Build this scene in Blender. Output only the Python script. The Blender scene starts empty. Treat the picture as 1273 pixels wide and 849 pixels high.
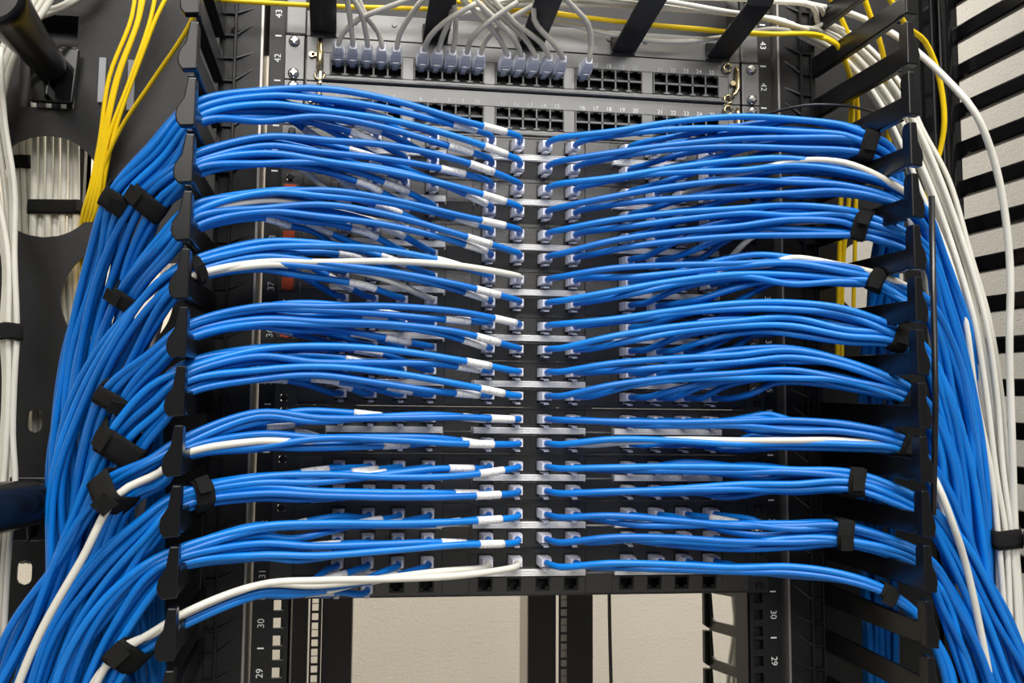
import bpy, math, random
from mathutils import Vector, Matrix

random.seed(7)
S = bpy.context.scene
COL = S.collection
U = 44.45          # one rack unit, mm
ZT = 2000.0        # height of the middle of rack unit 42 above the floor, mm

# ---------------------------------------------------------------- camera
W, H, F = 1273.0, 849.0, 1000.0
CX, CY, CZ, PITCH, YAW, ROLL, PPX, PPY = -185.28, -765.10, -321.10, .07779, .11234, .01441, 531.3, 410.85

def cam_axes():
    cp, sp, cy, sy = math.cos(PITCH), math.sin(PITCH), math.cos(YAW), math.sin(YAW)
    f = Vector((sy*cp, cy*cp, sp)); r0 = Vector((cy, -sy, 0)); u0 = r0.cross(f)
    c, s = math.cos(ROLL), math.sin(ROLL)
    return r0*c + u0*s, -r0*s + u0*c, f
RX, UX, FX = cam_axes()
CAMP = Vector((CX, CY, CZ))

def at(px, py, Y=0.0):
    """Point (mm, rack frame) where the sight line of a photo pixel meets the plane y = Y."""
    d = RX*((px-PPX)/F) - UX*((py-PPY)/F) + FX
    return CAMP + d*((Y-CY)/d.y)
def pix(p):
    d = Vector(p) - CAMP; z = d.dot(FX)
    return PPX + F*d.dot(RX)/z, PPY - F*d.dot(UX)/z

cam = bpy.data.cameras.new('camera'); co = bpy.data.objects.new('camera', cam); COL.objects.link(co)
cam.sensor_fit = 'HORIZONTAL'; cam.sensor_width = 36.0; cam.lens = 36.0*F/W
cam.shift_x = (W/2-PPX)/W; cam.shift_y = (PPY-H/2)/W
cam.clip_start = .02; cam.clip_end = 50
m = Matrix((RX, UX, -FX)).transposed().to_4x4()
m.translation = Vector((CX, CY, CZ+ZT))/1000
co.matrix_world = m
S.camera = co

# ---------------------------------------------------------------- light and exposure
S.view_settings.view_transform = 'Standard'; S.view_settings.look = 'None'
S.view_settings.exposure = 0.0; S.view_settings.gamma = 1.0; S.view_settings.use_curve_mapping = False
w = bpy.data.worlds.new('room_light'); S.world = w; w.use_nodes = True
w.node_tree.nodes['Background'].inputs[0].default_value = (.86, .92, 1, 1)
w.node_tree.nodes['Background'].inputs[1].default_value = .10
def area(name, loc, rot, sx, sy, power, col=(1, .97, .93)):
    l = bpy.data.lights.new(name, 'AREA'); l.shape = 'RECTANGLE'; l.size = sx; l.size_y = sy; l.energy = power; l.color = col
    o = bpy.data.objects.new(name, l); COL.objects.link(o); o.location = loc; o.rotation_euler = rot
    return o
area('ceiling_light_aisle', (-.1, -3.1, 3.04), (0, 0, 0), 2.6, 2.6, 135)
area('ceiling_light_front', (0.2, -.75, 3.04), (0, 0, 0), 1.5, .35, 40)
area('ceiling_light_back', (0.2, 1.15, 3.04), (0, 0, 0), 2.2, .3, 62, (1, .93, .82))

# ---------------------------------------------------------------- materials
def mat(name, col, rough=.5, metal=0.0, spec=.5, trans=0.0, bump=0.0, bscale=400, var=0.0, vscale=30, coat=0.0, ior=1.45):
    M = bpy.data.materials.new(name); M.use_nodes = True
    nt = M.node_tree; b = nt.nodes['Principled BSDF']
    b.inputs['Base Color'].default_value = (*col, 1); b.inputs['Roughness'].default_value = rough
    b.inputs['Metallic'].default_value = metal; b.inputs['Specular IOR Level'].default_value = spec
    b.inputs['Transmission Weight'].default_value = trans; b.inputs['Coat Weight'].default_value = coat
    b.inputs['IOR'].default_value = ior
    if var or bump:
        tc = nt.nodes.new('ShaderNodeTexCoord')
    if var:
        n = nt.nodes.new('ShaderNodeTexNoise'); n.inputs['Scale'].default_value = vscale; n.inputs['Detail'].default_value = 4
        nt.links.new(tc.outputs['Object'], n.inputs['Vector'])
        r = nt.nodes.new('ShaderNodeValToRGB')
        r.color_ramp.elements[0].position = .3; r.color_ramp.elements[1].position = .7
        r.color_ramp.elements[0].color = (*[c*(1-var) for c in col], 1); r.color_ramp.elements[1].color = (*[min(1, c*(1+var)) for c in col], 1)
        nt.links.new(n.outputs['Fac'], r.inputs['Fac']); nt.links.new(r.outputs['Color'], b.inputs['Base Color'])
    if bump:
        n = nt.nodes.new('ShaderNodeTexNoise'); n.inputs['Scale'].default_value = bscale; n.inputs['Detail'].default_value = 3
        nt.links.new(tc.outputs['Object'], n.inputs['Vector'])
        bp = nt.nodes.new('ShaderNodeBump'); bp.inputs['Strength'].default_value = bump; bp.inputs['Distance'].default_value = .002
        nt.links.new(n.outputs['Fac'], bp.inputs['Height']); nt.links.new(bp.outputs['Normal'], b.inputs['Normal'])
    return M
BLUE = [mat('blue_jacket_%d' % i, c, .34, var=.08, vscale=60) for i, c in enumerate([(.001, .165, .60), (.001, .138, .52), (.002, .19, .66)])]
WHITE = mat('off_white_jacket', (.66, .645, .575), .4, var=.06)
GREYC = mat('grey_jacket', (.47, .455, .41), .42, var=.06)
YELLOW = mat('yellow_jacket', (.90, .62, .006), .38, var=.05)
BLACKC = mat('black_jacket', (.02, .02, .022), .35)
POWDER = mat('black_powder_coat', (.011, .011, .0115), .38, spec=.5, bump=.12, bscale=900, var=.2, vscale=25)
PANELM = mat('satin_black_panel', (.010, .0095, .009), .30, spec=1.2, bump=.10, bscale=700, var=.2, vscale=40)
PHONEM = mat('sheen_grey_face', (.19, .19, .19), .40, metal=.75, spec=1.0, bump=.05, bscale=800)  # black face turned metallic grey to carry the sheen of the ceiling light
GLOSS = mat('glossy_black_plastic', (.005, .005, .0055), .12, spec=.5, var=.3)
FINGERM = mat('satin_black_finger', (.006, .006, .0065), .27, spec=.5)
SOFTB = mat('black_plastic', (.012, .012, .013), .3)
JACKM = mat('black_jack_plastic', (.010, .010, .010), .45)
FRAMEM = mat('grey_frame', (.16, .165, .16), .4, spec=.8)
JACKG = mat('dark_grey_jack_plastic', (.05, .05, .052), .45)
CLEAR = mat('clear_plug', (.92, .92, 1.0), .16, trans=.15, spec=.9)
CLEARD = mat('clear_plastic_strip', (.93, .92, .90), .2, trans=.05, spec=1.0, var=.14, vscale=700, bump=.15, bscale=500)
BOOT = mat('grey_boot', (.52, .54, .62), .4)
SLEEVE = mat('label_sleeve', (.78, .78, .77), .45)
VELCRO = mat('hook_and_loop', (.020, .020, .020), .95, spec=.1, bump=1.0, bscale=1500)
BRASS = mat('yellow_zinc', (.66, .55, .33), .22, metal=1, var=.3, vscale=150)
STEEL = mat('steel_screw', (.72, .72, .70), .22, metal=1)
EDGE = mat('bright_edge_metal', (.40, .38, .36), .35, metal=.6)  # paler, partly metallic tone for the post edges
INK = mat('white_ink', (.85, .87, .85), .6)
INKD = mat('grey_ink', (.10, .12, .13), .6)
ORANGE = mat('orange_plastic', (.72, .09, .02), .45, var=.2, vscale=300)
STICK = mat('brown_grey_sticker', (.08, .06, .05), .5, var=.4, vscale=300)
GWALL = mat('grey_textured_wall', (.23, .23, .225), .9, spec=.2, bump=.8, bscale=260, var=.05, vscale=5)
WALLM = mat('painted_wall', (.68, .64, .565), .9, spec=.2, bump=.5, bscale=120, var=.03, vscale=3)
FLOORM = mat('floor_tile', (.35, .34, .32), .5, var=.1, vscale=4)
CEILM = mat('ceiling_paint', (.8, .8, .78), .9)
STRAP = mat('satin_black_strap', (.014, .014, .016), .3, spec=.6)
GREYS = mat('grey_slot_fill', (.32, .33, .36), .5)

# the printing on a cord label: small grey smudges in a line, too small to read
def printed():
    nt = SLEEVE.node_tree; b = nt.nodes['Principled BSDF']
    tc = nt.nodes.new('ShaderNodeTexCoord'); n = nt.nodes.new('ShaderNodeTexNoise'); n.inputs['Scale'].default_value = 420
    nt.links.new(tc.outputs['Object'], n.inputs['Vector'])
    r = nt.nodes.new('ShaderNodeValToRGB'); r.color_ramp.elements[0].position = .36; r.color_ramp.elements[1].position = .47
    r.color_ramp.elements[0].color = (.56, .56, .58, 1); r.color_ramp.elements[1].color = (.78, .78, .77, 1)
    nt.links.new(n.outputs['Fac'], r.inputs['Fac']); nt.links.new(r.outputs['Color'], b.inputs['Base Color'])
printed()

# ---------------------------------------------------------------- mesh tools (all in mm, rack frame)
class MB:
    def __init__(s): s.v = []; s.f = []; s.sm = []
    def add(s, vs, fs, smooth=False):
        n = len(s.v); s.v += [tuple(v) for v in vs]; s.f += [tuple(i+n for i in f) for f in fs]; s.sm += [smooth]*len(fs)
        return s
    def box(s, x0, x1, y0, y1, z0, z1):
        if x0 > x1: x0, x1 = x1, x0
        if y0 > y1: y0, y1 = y1, y0
        if z0 > z1: z0, z1 = z1, z0
        return s.add([(x0,y0,z0),(x1,y0,z0),(x1,y1,z0),(x0,y1,z0),(x0,y0,z1),(x1,y0,z1),(x1,y1,z1),(x0,y1,z1)],
                     [(0,3,2,1),(4,5,6,7),(0,1,5,4),(1,2,6,5),(2,3,7,6),(3,0,4,7)])
    def prism(s, poly, axis, a, b):
        """poly: 2-D outline in the two other axes, extruded along axis from a to b."""
        def P(u, v, t):
            return {'x': (t, u, v), 'y': (u, t, v), 'z': (u, v, t)}[axis]
        n = len(poly); vs = [P(u, v, a) for u, v in poly] + [P(u, v, b) for u, v in poly]
        fs = [tuple(range(n))[::-1], tuple(range(n, 2*n))] + [(i, (i+1) % n, n+(i+1) % n, n+i) for i in range(n)]
        return s.add(vs, fs)
    def tube(s, pts, r, k=10, cap=True):
        """Round tube through the points; r a number or a list."""
        pts = [Vector(p) for p in pts]; n = len(pts); vs = []; fs = []
        T = []
        for i in range(n):
            a = pts[max(0, i-1)]; b = pts[min(n-1, i+1)]; T.append((b-a).normalized())
        up = Vector((0, 0, 1)) if abs(T[0].z) < .9 else Vector((1, 0, 0))
        N = (up - T[0]*up.dot(T[0])).normalized()
        for i in range(n):
            N = (N - T[i]*N.dot(T[i])).normalized(); B = T[i].cross(N)
            rr = r[i] if isinstance(r, (list, tuple)) else r
            for j in range(k):
                a = 2*math.pi*j/k; vs.append(pts[i] + (N*math.cos(a) + B*math.sin(a))*rr)
        for i in range(n-1):
            for j in range(k):
                fs.append((i*k+j, i*k+(j+1) % k, (i+1)*k+(j+1) % k, (i+1)*k+j))
        s.add(vs, fs, True)
        if cap:
            base = len(s.v)-len(vs)
            s.f += [tuple(base+j for j in range(k))[::-1], tuple(base+(n-1)*k+j for j in range(k))]; s.sm += [False, False]
        return s
    def grid(s, xs, zs, y0, y1, hole):
        """Plate filled cell by cell except where hole(i, j); neighbours along x are merged."""
        for j in range(len(zs)-1):
            i = 0
            while i < len(xs)-1:
                if hole(i, j): i += 1; continue
                k = i
                while k+1 < len(xs)-1 and not hole(k+1, j): k += 1
                s.box(xs[i], xs[k+1], y0, y1, zs[j], zs[j+1]); i = k+1
        return s
    def mesh(s, name, origin):
        me = bpy.data.meshes.new(name)
        o = Vector(origin)
        me.from_pydata([((v[0]-o.x)/1000, (v[1]-o.y)/1000, (v[2]-o.z)/1000) for v in s.v], [], s.f)
        me.polygons.foreach_set('use_smooth', s.sm); me.update()
        return me
    def build(s, name, material, parent=None, origin=None, bevel=0, seg=2):
        org = Vector(origin) if origin is not None else (Vector(parent['_o']) if parent is not None else Vector((0, 0, 0)))
        me = s.mesh(name, org); me.materials.append(material)
        o = bpy.data.objects.new(name, me); COL.objects.link(o)
        if parent is None: o.location = (org + Vector((0, 0, ZT)))/1000
        else:
            o.parent = parent; o.location = (org - Vector(parent['_o']))/1000
        o['_o'] = tuple(org)
        if bevel:
            b = o.modifiers.new('soft_edges', 'BEVEL'); b.width = bevel/1000; b.segments = seg; b.limit_method = 'ANGLE'; b.angle_limit = math.radians(40)
        return o
def thing(name, loc, label, cat, group=None):
    o = bpy.data.objects.new(name, None); COL.objects.link(o); o.empty_display_size = .02
    o['_o'] = tuple(loc); o.location = (Vector(loc)+Vector((0, 0, ZT)))/1000
    tag(o, label, cat, group); return o
def tag(o, label, cat, group=None):
    o['label'] = label; o['category'] = cat
    if group: o['group'] = group
    return o
def lbl(o, t): o['label'] = t; return o
def place(mesh, name, parent, p, rot=None):
    """One more object using a shared mesh, as a part of parent, its origin at point p."""
    o = bpy.data.objects.new(name, mesh); COL.objects.link(o); o.parent = parent
    o.location = (Vector(p)-Vector(parent['_o']))/1000
    if rot is not None: o.rotation_euler = rot
    o['_o'] = tuple(p); return o
def text_mesh(txt, size, name='printing'):
    c = bpy.data.curves.new(name, 'FONT'); c.body = txt; c.size = size/1000; c.align_x = 'CENTER'; c.align_y = 'CENTER'; c.extrude = .00005
    o = bpy.data.objects.new(name, c); COL.objects.link(o)
    bpy.context.view_layer.update()
    me = bpy.data.meshes.new_from_object(o.evaluated_get(bpy.context.evaluated_depsgraph_get()))
    bpy.data.objects.remove(o); bpy.data.curves.remove(c)
    return me
TXT = {}
def add_text(mb, txt, size, x, y, z, spin=0.0):
    """Glyphs facing the camera side (-y), collected into a mesh builder."""
    if txt not in TXT:
        me = text_mesh(txt, 10.0); TXT[txt] = ([v.co.copy()*1000 for v in me.vertices], [tuple(p.vertices) for p in me.polygons])
    vs, fs = TXT[txt]; c, s = math.cos(spin), math.sin(spin); k = size/10
    mb.add([(x + (v.x*c - v.y*s)*k, y - v.z, z + (v.x*s + v.y*c)*k) for v in vs], fs)

def smooth_path(P, step=7.0):
    """Centripetal Catmull-Rom through the control points, resampled."""
    P = [Vector(p) for p in P]
    Q = [P[0]]
    for p in P[1:]:
        if (p-Q[-1]).length > .5: Q.append(p)
    P = [Q[0]*2-Q[1]] + Q + [Q[-1]*2-Q[-2]]
    out = []
    for i in range(1, len(P)-2):
        p0, p1, p2, p3 = P[i-1:i+3]
        t0 = 0; t1 = t0+math.sqrt((p1-p0).length); t2 = t1+math.sqrt((p2-p1).length); t3 = t2+math.sqrt((p3-p2).length)
        n = max(2, int((p2-p1).length/step))
        for k in range(n):
            t = t1+(t2-t1)*k/n
            A1 = p0*((t1-t)/(t1-t0))+p1*((t-t0)/(t1-t0)); A2 = p1*((t2-t)/(t2-t1))+p2*((t-t1)/(t2-t1)); A3 = p2*((t3-t)/(t3-t2))+p3*((t-t2)/(t3-t2))
            B1 = A1*((t2-t)/(t2-t0))+A2*((t-t0)/(t2-t0)); B2 = A2*((t3-t)/(t3-t1))+A3*((t-t1)/(t3-t1))
            out.append(B1*((t2-t)/(t2-t1))+B2*((t-t1)/(t2-t1)))
    out.append(P[-2]); return out
def hull(pts):
    pts = sorted(set((round(a, 3), round(b, 3)) for a, b in pts))
    def half(ps):
        h = []
        for p in ps:
            while len(h) > 1 and (h[-1][0]-h[-2][0])*(p[1]-h[-2][1])-(h[-1][1]-h[-2][1])*(p[0]-h[-2][0]) <= 0: h.pop()
            h.append(p)
        return h
    a = half(pts); b = half(pts[::-1]); return a[:-1]+b[:-1]
def wrap(paths, px=None, py=None, width=15, label='', name='cable_tie', pad=.6, group='black hook and loop ties'):
    """Hook and loop tie: a band around the cords of a bundle where they pass the given place."""
    hits = []
    for p in paths:
        best = None
        for i in range(len(p)-1):
            a, b = pix(p[i]), pix(p[i+1])
            u, v, q = (a[0], b[0], px) if px is not None else (a[1], b[1], py)
            if (u-q)*(v-q) <= 0 and abs(u-v) > 1e-6:
                t = (q-u)/(v-u); best = (p[i].lerp(p[i+1], t), (p[i+1]-p[i]).normalized())
                if px is not None: break
        if best: hits.append(best)
    c = sum((h[0] for h in hits), Vector())/len(hits); d = sum((h[1] for h in hits), Vector()).normalized()
    e1 = d.cross(Vector((0, 1, 0))).normalized(); e2 = d.cross(e1)
    cc = []
    for pnt, dd in hits:
        q = pnt - dd*((pnt-c).dot(d)/max(.2, dd.dot(d)))   # slide along the cord into the band's plane
        for k in range(10):
            a = k*math.pi/5; cc.append(((q-c).dot(e1)+(3.1+pad)*math.cos(a), (q-c).dot(e2)+(3.1+pad)*math.sin(a)))
    h = hull(cc)
    mb = MB(); n = len(h); vs = []
    cx = sum(p[0] for p in h)/n; cy = sum(p[1] for p in h)/n
    prof = [(-width/2, 0), (width/2, 0), (width/2, 1.7), (width*.2, 2.3), (-width*.3, 1.9), (-width/2, 1.5)]
    for x, y in h:
        dx, dy = x-cx, y-cy; L = math.hypot(dx, dy) or 1
        for t, o in prof:
            w2 = t + .06*width*math.sin(3*math.atan2(dy, dx)); vs.append(c + e1*(x+dx/L*o) + e2*(y+dy/L*o) + d*w2)
    K = len(prof); fs = [(i*K+j, i*K+(j+1) % K, ((i+1) % n)*K+(j+1) % K, ((i+1) % n)*K+j) for i in range(n) for j in range(K)]
    mb.add(vs, fs, True)
    # the loose end of the strap lying on the band
    i0 = min(range(n), key=lambda i: (e1*h[i][0]+e2*h[i][1]).y)
    x, y = h[i0]; dx, dy = x-cx, y-cy; L = math.hypot(dx, dy) or 1
    o0 = c + e1*(x+dx/L*2.4) + e2*(y+dy/L*2.4); tn = (e1*-dy/L + e2*dx/L)
    out = (e1*dx/L+e2*dy/L)
    tip = [o0-d*width*.36-tn*5, o0+d*width*.36-tn*5, o0+d*width*.40+tn*8+out*1.4, o0-d*width*.32+tn*9+out*1.4]
    mb.add([*tip, *[q+out*1.3 for q in tip]], [(0,1,2,3),(7,6,5,4),(0,4,5,1),(1,5,6,2),(2,6,7,3),(3,7,4,0)])
    o = mb.build(name, VELCRO, None, c); tag(o, label, 'cable tie', group); return o

# ---------------------------------------------------------------- room
def structure(o): o['kind'] = 'structure'; return o
fl = -ZT
structure(MB().box(-2600, 3200, -5000, 1610, fl-40, fl).build('floor', FLOORM))
structure(MB().box(-2600, 3200, 1600, 1660, fl, 1100).build('wall_back', WALLM))
structure(MB().box(-2600, 3200, -5000, 1610, 1100, 1140).build('ceiling', CEILM))
structure(MB().box(1260, 1300, -900, 1610, fl, 1100).build('wall_right', GWALL))
structure(MB().box(-1900, -1850, -900, 1610, fl, 1100).build('wall_left', WALLM))

# ---------------------------------------------------------------- rack posts
ORD = ['first','second','third','fourth','fifth','sixth','seventh','eighth','ninth','tenth','eleventh','twelfth','thirteenth','fourteenth','fifteenth','sixteenth','seventeenth','eighteenth']
def post(side):
    s = -1 if side == 'left' else 1
    t = thing('rack_post', (s*250, 0, fl), 'black steel rack post with unit numbers, on the %s of the patch panels' % side, 'rack post', 'front posts of the rack')
    # inner rail with three square holes to each unit
    xs = sorted([s*222, s*227.8, s*237.2, s*256.5])
    zs = [fl]; hz = []
    for u in range(-16, 3):
        c = u*U
        for d in (-15.9, 0, 15.9): hz.append((c+d-4.75, c+d+4.75))
    zs = [fl] + [z for h in hz for z in h] + [140]
    ihole = 1 
    MBs = MB(); MBs.grid(xs, zs, 2.2, 5.0, lambda i, j: i == ihole and j % 2 == 1)
    MBs.box(s*221, s*223.5, 2.2, 26, fl, 140)
    MBs.box(s*254.5, s*256.5, 5, 60, fl, 140)
    if s > 0: MBs.box(227, 258, 8, 10, fl, 140)  # strip added behind the right-hand holes so they show dark
    MBs.build('rail', POWDER, t, bevel=0)
    MB().box(s*263.5, s*300, 0, 4, fl, 140).box(s*298, s*300, 4, 60, fl, 140).build('flange', POWDER, t)
    lbl(MB().box(s*262, s*264.2, -1, 60, fl, 140).build('flange_edge', EDGE, t), 'bright edge of the flange')
    MB().box(s*262, s*300, 60, 64, fl, 140).build('web', POWDER, t)
    mb = MB(); dash = MB()
    for i in range(-1, 17):
        z = -i*U
        add_text(mb, str(42-i), 8.8, s*248, 2.0, z, math.pi/2 if s < 0 else -math.pi/2)
        mb.box(s*245, s*251, 2.0, 2.3, z+U/2-.7, z+U/2+.7)
    mb.build('unit_number', INK, t)
    for z in ([22, -150, -330]):
        lbl(MB().tube([(s*288, .5, z), (s*288, -1.2, z)], 5.0, 16).build('hole_plug', GLOSS, t), 'round black hole plug in the flange')
    return t
post('left'); post('right')

def rear_post(x, label, name='rear_rack_post'):
    t = thing(name, (x, 680, fl), label, 'rack post', 'rear posts of the rack')
    s = -1 if x < 0 else 1
    zs = [fl]
    for u in range(-24, -9):
        for d in (-15.9, 0, 15.9): zs += [u*U+d-6.0, u*U+d+6.0]
    zs.append(160)
    xs = sorted([x-9, x-5.5, x+5.5, x+11])
    MB().grid(xs, zs, 680, 683, lambda i, j: i == 1 and j % 2 == 1).build('rail', POWDER, t)
    MB().box(x-s*12, x-s*64, 690, 740, fl, 160).build('channel', POWDER, t)
    MB().box(x+s*13, x+s*60, 700, 745, fl, 160).build('side_channel', POWDER, t)
    lbl(MB().box(x-s*64.2, x-s*66, 686, 744, fl, -620).build('bright_edge', EDGE, t), 'light edge of the channel')
    return t
rear_post(at(391, 800, 680).x, 'slotted black rear post seen under the lowest panel at left')
rear_post(at(701, 800, 680).x, 'slotted black rear post with a thin cable, under the middle of the lowest panel')
c = MB().tube(smooth_path([at(757, 700, 640), at(758, 780, 640), at(760, 860, 640), at(764, 1000, 640)], 15), 3.2, 8).build('thin_cable', BLACKC)
tag(c, 'thin black cable hanging beside the middle rear post', 'cable')

# ---------------------------------------------------------------- vertical cable managers
XL = at(262, 470, 0).x; XR = at(1141, 490, -140).x
TIP = -140.0
zl = [at(225, y+3, TIP).z for y in (441,)][0]
zr = [at(1143, y, TIP).z for y in (466,)][0]
FL = [zl + U*k for k in range(-9, 9)]
FR = [zr + U*k for k in range(-9, 9)]
XO = at(1186, 200, 60).x
def finger(side, x, z, parent, xo, depth=TIP, y0=0.0, name='finger'):
    """An arm running forward and a blunt upright pad at its end, seen from the aisle."""
    y0 = y0
    mb = MB(); th = 3.0
    yt = depth
    poly = [(y0, z-1), (yt+14, z+.5), (yt+5, z+2), (yt, z+9), (yt, z+34), (yt+1.5, z+37.5), (yt+5.5, z+38), (yt+7.5, z+33), (yt+7.5, z+19), (y0, z+20)]
    mb.prism(poly, 'x', x-th*.5, x+th)
    # stiffening lip along the lower edge of the arm
    mb.box(min(x, x+xo*7), max(x, x+xo*7), yt+14, y0, z+.6, z+3.0)
    mb.box(min(x, x+xo*4), max(x, x+xo*4), yt+20, y0, z+15.5, z+17.5)
    # front pad, narrow above and flared to the outside below
    a, b = (x+3, x-3.5) if xo < 0 else (x-3, x+3.5)
    fx = x + xo*(11 if xo < 0 else 8)
    pad = [(a, z+38), (b, z+38), (x+xo*(6 if xo < 0 else 4.6), z+22), (fx, z+14), (fx+xo*1.0, z+8), (fx, z+3), (x+xo*8, z-.5), (a, z+.5)]
    mb.prism(pad if xo > 0 else pad[::-1], 'y', yt-5, yt+3)
    return mb.build(name, FINGERM, parent, bevel=1.3, seg=2)
def manager(side):
    s = -1 if side == 'left' else 1
    X = XL if s < 0 else XR; zz = FL if s < 0 else FR
    t = thing('vertical_cable_manager', (X, 0, fl), 'black vertical cable manager with a row of fingers, %s of the patch panels' % side, 'cable manager', 'vertical cable managers')
    for z in zz: finger(side, X, z, t, s)
    mb = MB()
    xi = X - s*12
    for a, b in ((X-s*2, X+s*2.5), (X-s*14, X-s*11)):
        mb.box(a, b, -4, 10, zz[0]-60, 160)
    for z in zz:
        for dz, q in ((2, 14), (24, 8)):
            mb.prism([(-3, z+dz), (8, z+dz), (8, z+dz+3), (-3, z+dz+3)], 'x', X-s*12, X)
            mb.add([(X-s*30, 0, z+dz+q), (X-s*12, -3, z+dz), (X-s*12, -3, z+dz+3), (X-s*30, 0, z+dz+q+3), (X-s*30, 4, z+dz+q), (X-s*12, 4, z+dz), (X-s*12, 4, z+dz+3), (X-s*30, 4, z+dz+q+3)],
                   [(0,1,2,3),(7,6,5,4),(0,4,5,1),(1,5,6,2),(2,6,7,3),(3,7,4,0)])
    mb.build('backbone', SOFTB, t, bevel=.6, seg=1)
    # perforated plate closing the back of the channel
    YB = 62.0
    if s < 0:
        holes = [(at(57, 231, YB), 52), (at(146, 372, YB), 54)]
        xa, xb = at(-140, 400, YB).x, X-2
    else:
        holes = [(at(1082, 345, YB), 42)]
        xa, xb = X+2, XO-2
    rects = []
    if s < 0:
        rects = [(at(22, 135, YB).x, at(92, 135, YB).x, at(60, 134, YB).z, at(60, 18, YB).z),
                 (at(-30, 135, YB).x, at(46, 135, YB).x, at(20, 655, YB).z, at(20, 562, YB).z)]
    slots = [(at(43, 523, YB), 7, 12), (at(30, 712, YB), 7, 12)] if s < 0 else []
    plate_with_holes(xa, xb, -900, 160, YB, holes, slots, rects).build('back_plate', POWDER, t)
    for i, rc in enumerate(rects):
        MB().box(rc[0]-2, rc[1]+2, YB+28, YB+30, rc[2]-2, rc[3]+2).box(rc[0]-3, rc[0], YB+3, YB+30, rc[2], rc[3]).box(rc[1], rc[1]+3, YB+3, YB+30, rc[2], rc[3]).box(rc[0], rc[1], YB+3, YB+30, rc[2]-2, rc[2]).box(rc[0], rc[1], YB+3, YB+30, rc[3], rc[3]+2).build('pocket', SOFTB, t)
    return t
def plate_with_holes(xa, xb, za, zb, y, holes, slots=(), rects=()):
    """Plate of narrow strips whose ends follow the edges of the round holes."""
    mb = MB(); step = 2.0
    if xa > xb: xa, xb = xb, xa
    zs = set([za, zb])
    for c, r in holes:
        n = int(2*r/step)
        zs |= {c.z-r+2*r*i/n for i in range(n+1)}
    for c, a, b in slots:
        zs |= {c.z-b+2*b*i/12 for i in range(13)}
    for r in rects: zs |= {r[2], r[3]}
    zs = sorted(zs)
    for z0, z1 in zip(zs[:-1], zs[1:]):
        def cuts(z):
            o = []
            for c, r in holes:
                d = r*r-(z-c.z)**2
                if d >= -1e-6: o.append((c.x-math.sqrt(max(0, d)), c.x+math.sqrt(max(0, d)), c))
            for c, a, b in slots:
                if abs(z-c.z) <= b+1e-6:
                    q = a*math.sqrt(max(0, 1-(max(0, abs(z-c.z)-(b-a))/a)**2)); o.append((c.x-q, c.x+q, c))
            return o
        zm = (z0+z1)/2; live = [k[2] for k in cuts(zm)]
        lo = sorted([k for k in cuts(z0) if any(k[2] is l for l in live)]); hi = sorted([k for k in cuts(z1) if any(k[2] is l for l in live)])
        if len(lo) != len(live) or len(hi) != len(live):
            lo = hi = sorted(cuts(zm), key=lambda k: k[0])
        L = [(a, b, c, d) for (a, b, _), (c, d, _) in zip(lo, hi)]
        for r in rects:
            if r[2] <= zm <= r[3]: L.append((r[0], r[1], r[0], r[1]))
        L.sort()
        e0 = e1 = xa
        for a, b, c, d in L+[(xb, xb, xb, xb)]:
            if a-e0 > .01 or c-e1 > .01:
                mb.add([(e0,y,z0),(a,y,z0),(c,y,z1),(e1,y,z1),(e0,y+3,z0),(a,y+3,z0),(c,y+3,z1),(e1,y+3,z1)],
                       [(0,1,2,3),(7,6,5,4),(0,4,5,1),(1,5,6,2),(2,6,7,3),(3,7,4,0)])
            e0, e1 = b, d
    return mb
manager('left'); manager('right')

# outer cage of the right-hand manager: a post and open bars running forward, the wall showing between
t = thing('open_side_cage', (XO, 60, fl), 'glossy black side cage of parallel bars at the right edge, wall showing between them', 'cable manager')
mb = MB(); mb.tube([(XO-14, 50, fl), (XO-14, 50, 160)], 7, 14)
mb.box(XO-8, XO, 48, 66, fl, 160); mb.box(XO-36, XO-20, 56, 70, fl, 160)
mb.build('upright', GLOSS, t)
zo = at(1186, 94, 55).z
for k in range(-13, 5):
    z = zo + k*U
    mb = MB()
    mb.prism([(66, z+22), (60, z+12), (52, z+9.5), (-200, z+8.5), (-205, z+4), (-205, z-4), (-200, z-8.5), (52, z-9.5), (60, z-12), (66, z-22)], 'x', XO-4, XO+5)
    mb.build('bar', GLOSS, t, bevel=2.5, seg=2)
mb = MB().tube([at(1158, 244, -128), at(1163, 500, -128), at(1160, 640, -128)], 2.4, 8)
tag(mb.build('thin_rod', SOFTB), 'thin grey-black upright rod in front of the right-hand fingers', 'rod')

# rear-facing fingers seen behind the right front post
t = thing('rear_cable_manager', (264, 60, fl), 'black cable manager with curved fingers behind the right post, under the panels', 'cable manager')
zb0 = at(905, 787, 150).z
for k in range(-3, 3):
    z = zb0+k*U
    MB().prism([(66, z+26), (170, z+8), (178, z+10), (182, z+38), (188, z+38), (190, z+4), (182, z-6), (66, z+12)], 'x', 268, 272).prism([(268, z+38), (262, z+38), (262, z), (268, z-4)], 'y', 182, 189).build('finger', SOFTB, t, bevel=1, seg=1)
MB().box(262, 276, 62, 68, fl, 100).build('backbone', SOFTB, t)
for i in range(6):
    tag(MB().tube(smooth_path([at(900+6*i, 560, 215+9*(i % 3)), at(906+5*i, 700, 215+9*(i % 3)), at(914+5*i-4*(i % 2), 770, 215+9*(i % 3)), at(906+6*i, 830, 215+9*(i % 3)), at(904+6*i, 960, 220+9*(i % 3))], 30), 2.9, 8).build('white_cable', GREYC if i % 2 else WHITE),
        'pale cable behind the curved fingers under the panels, %s of six' % ORD[i], 'cable', 'pale cables behind the right post')

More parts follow.
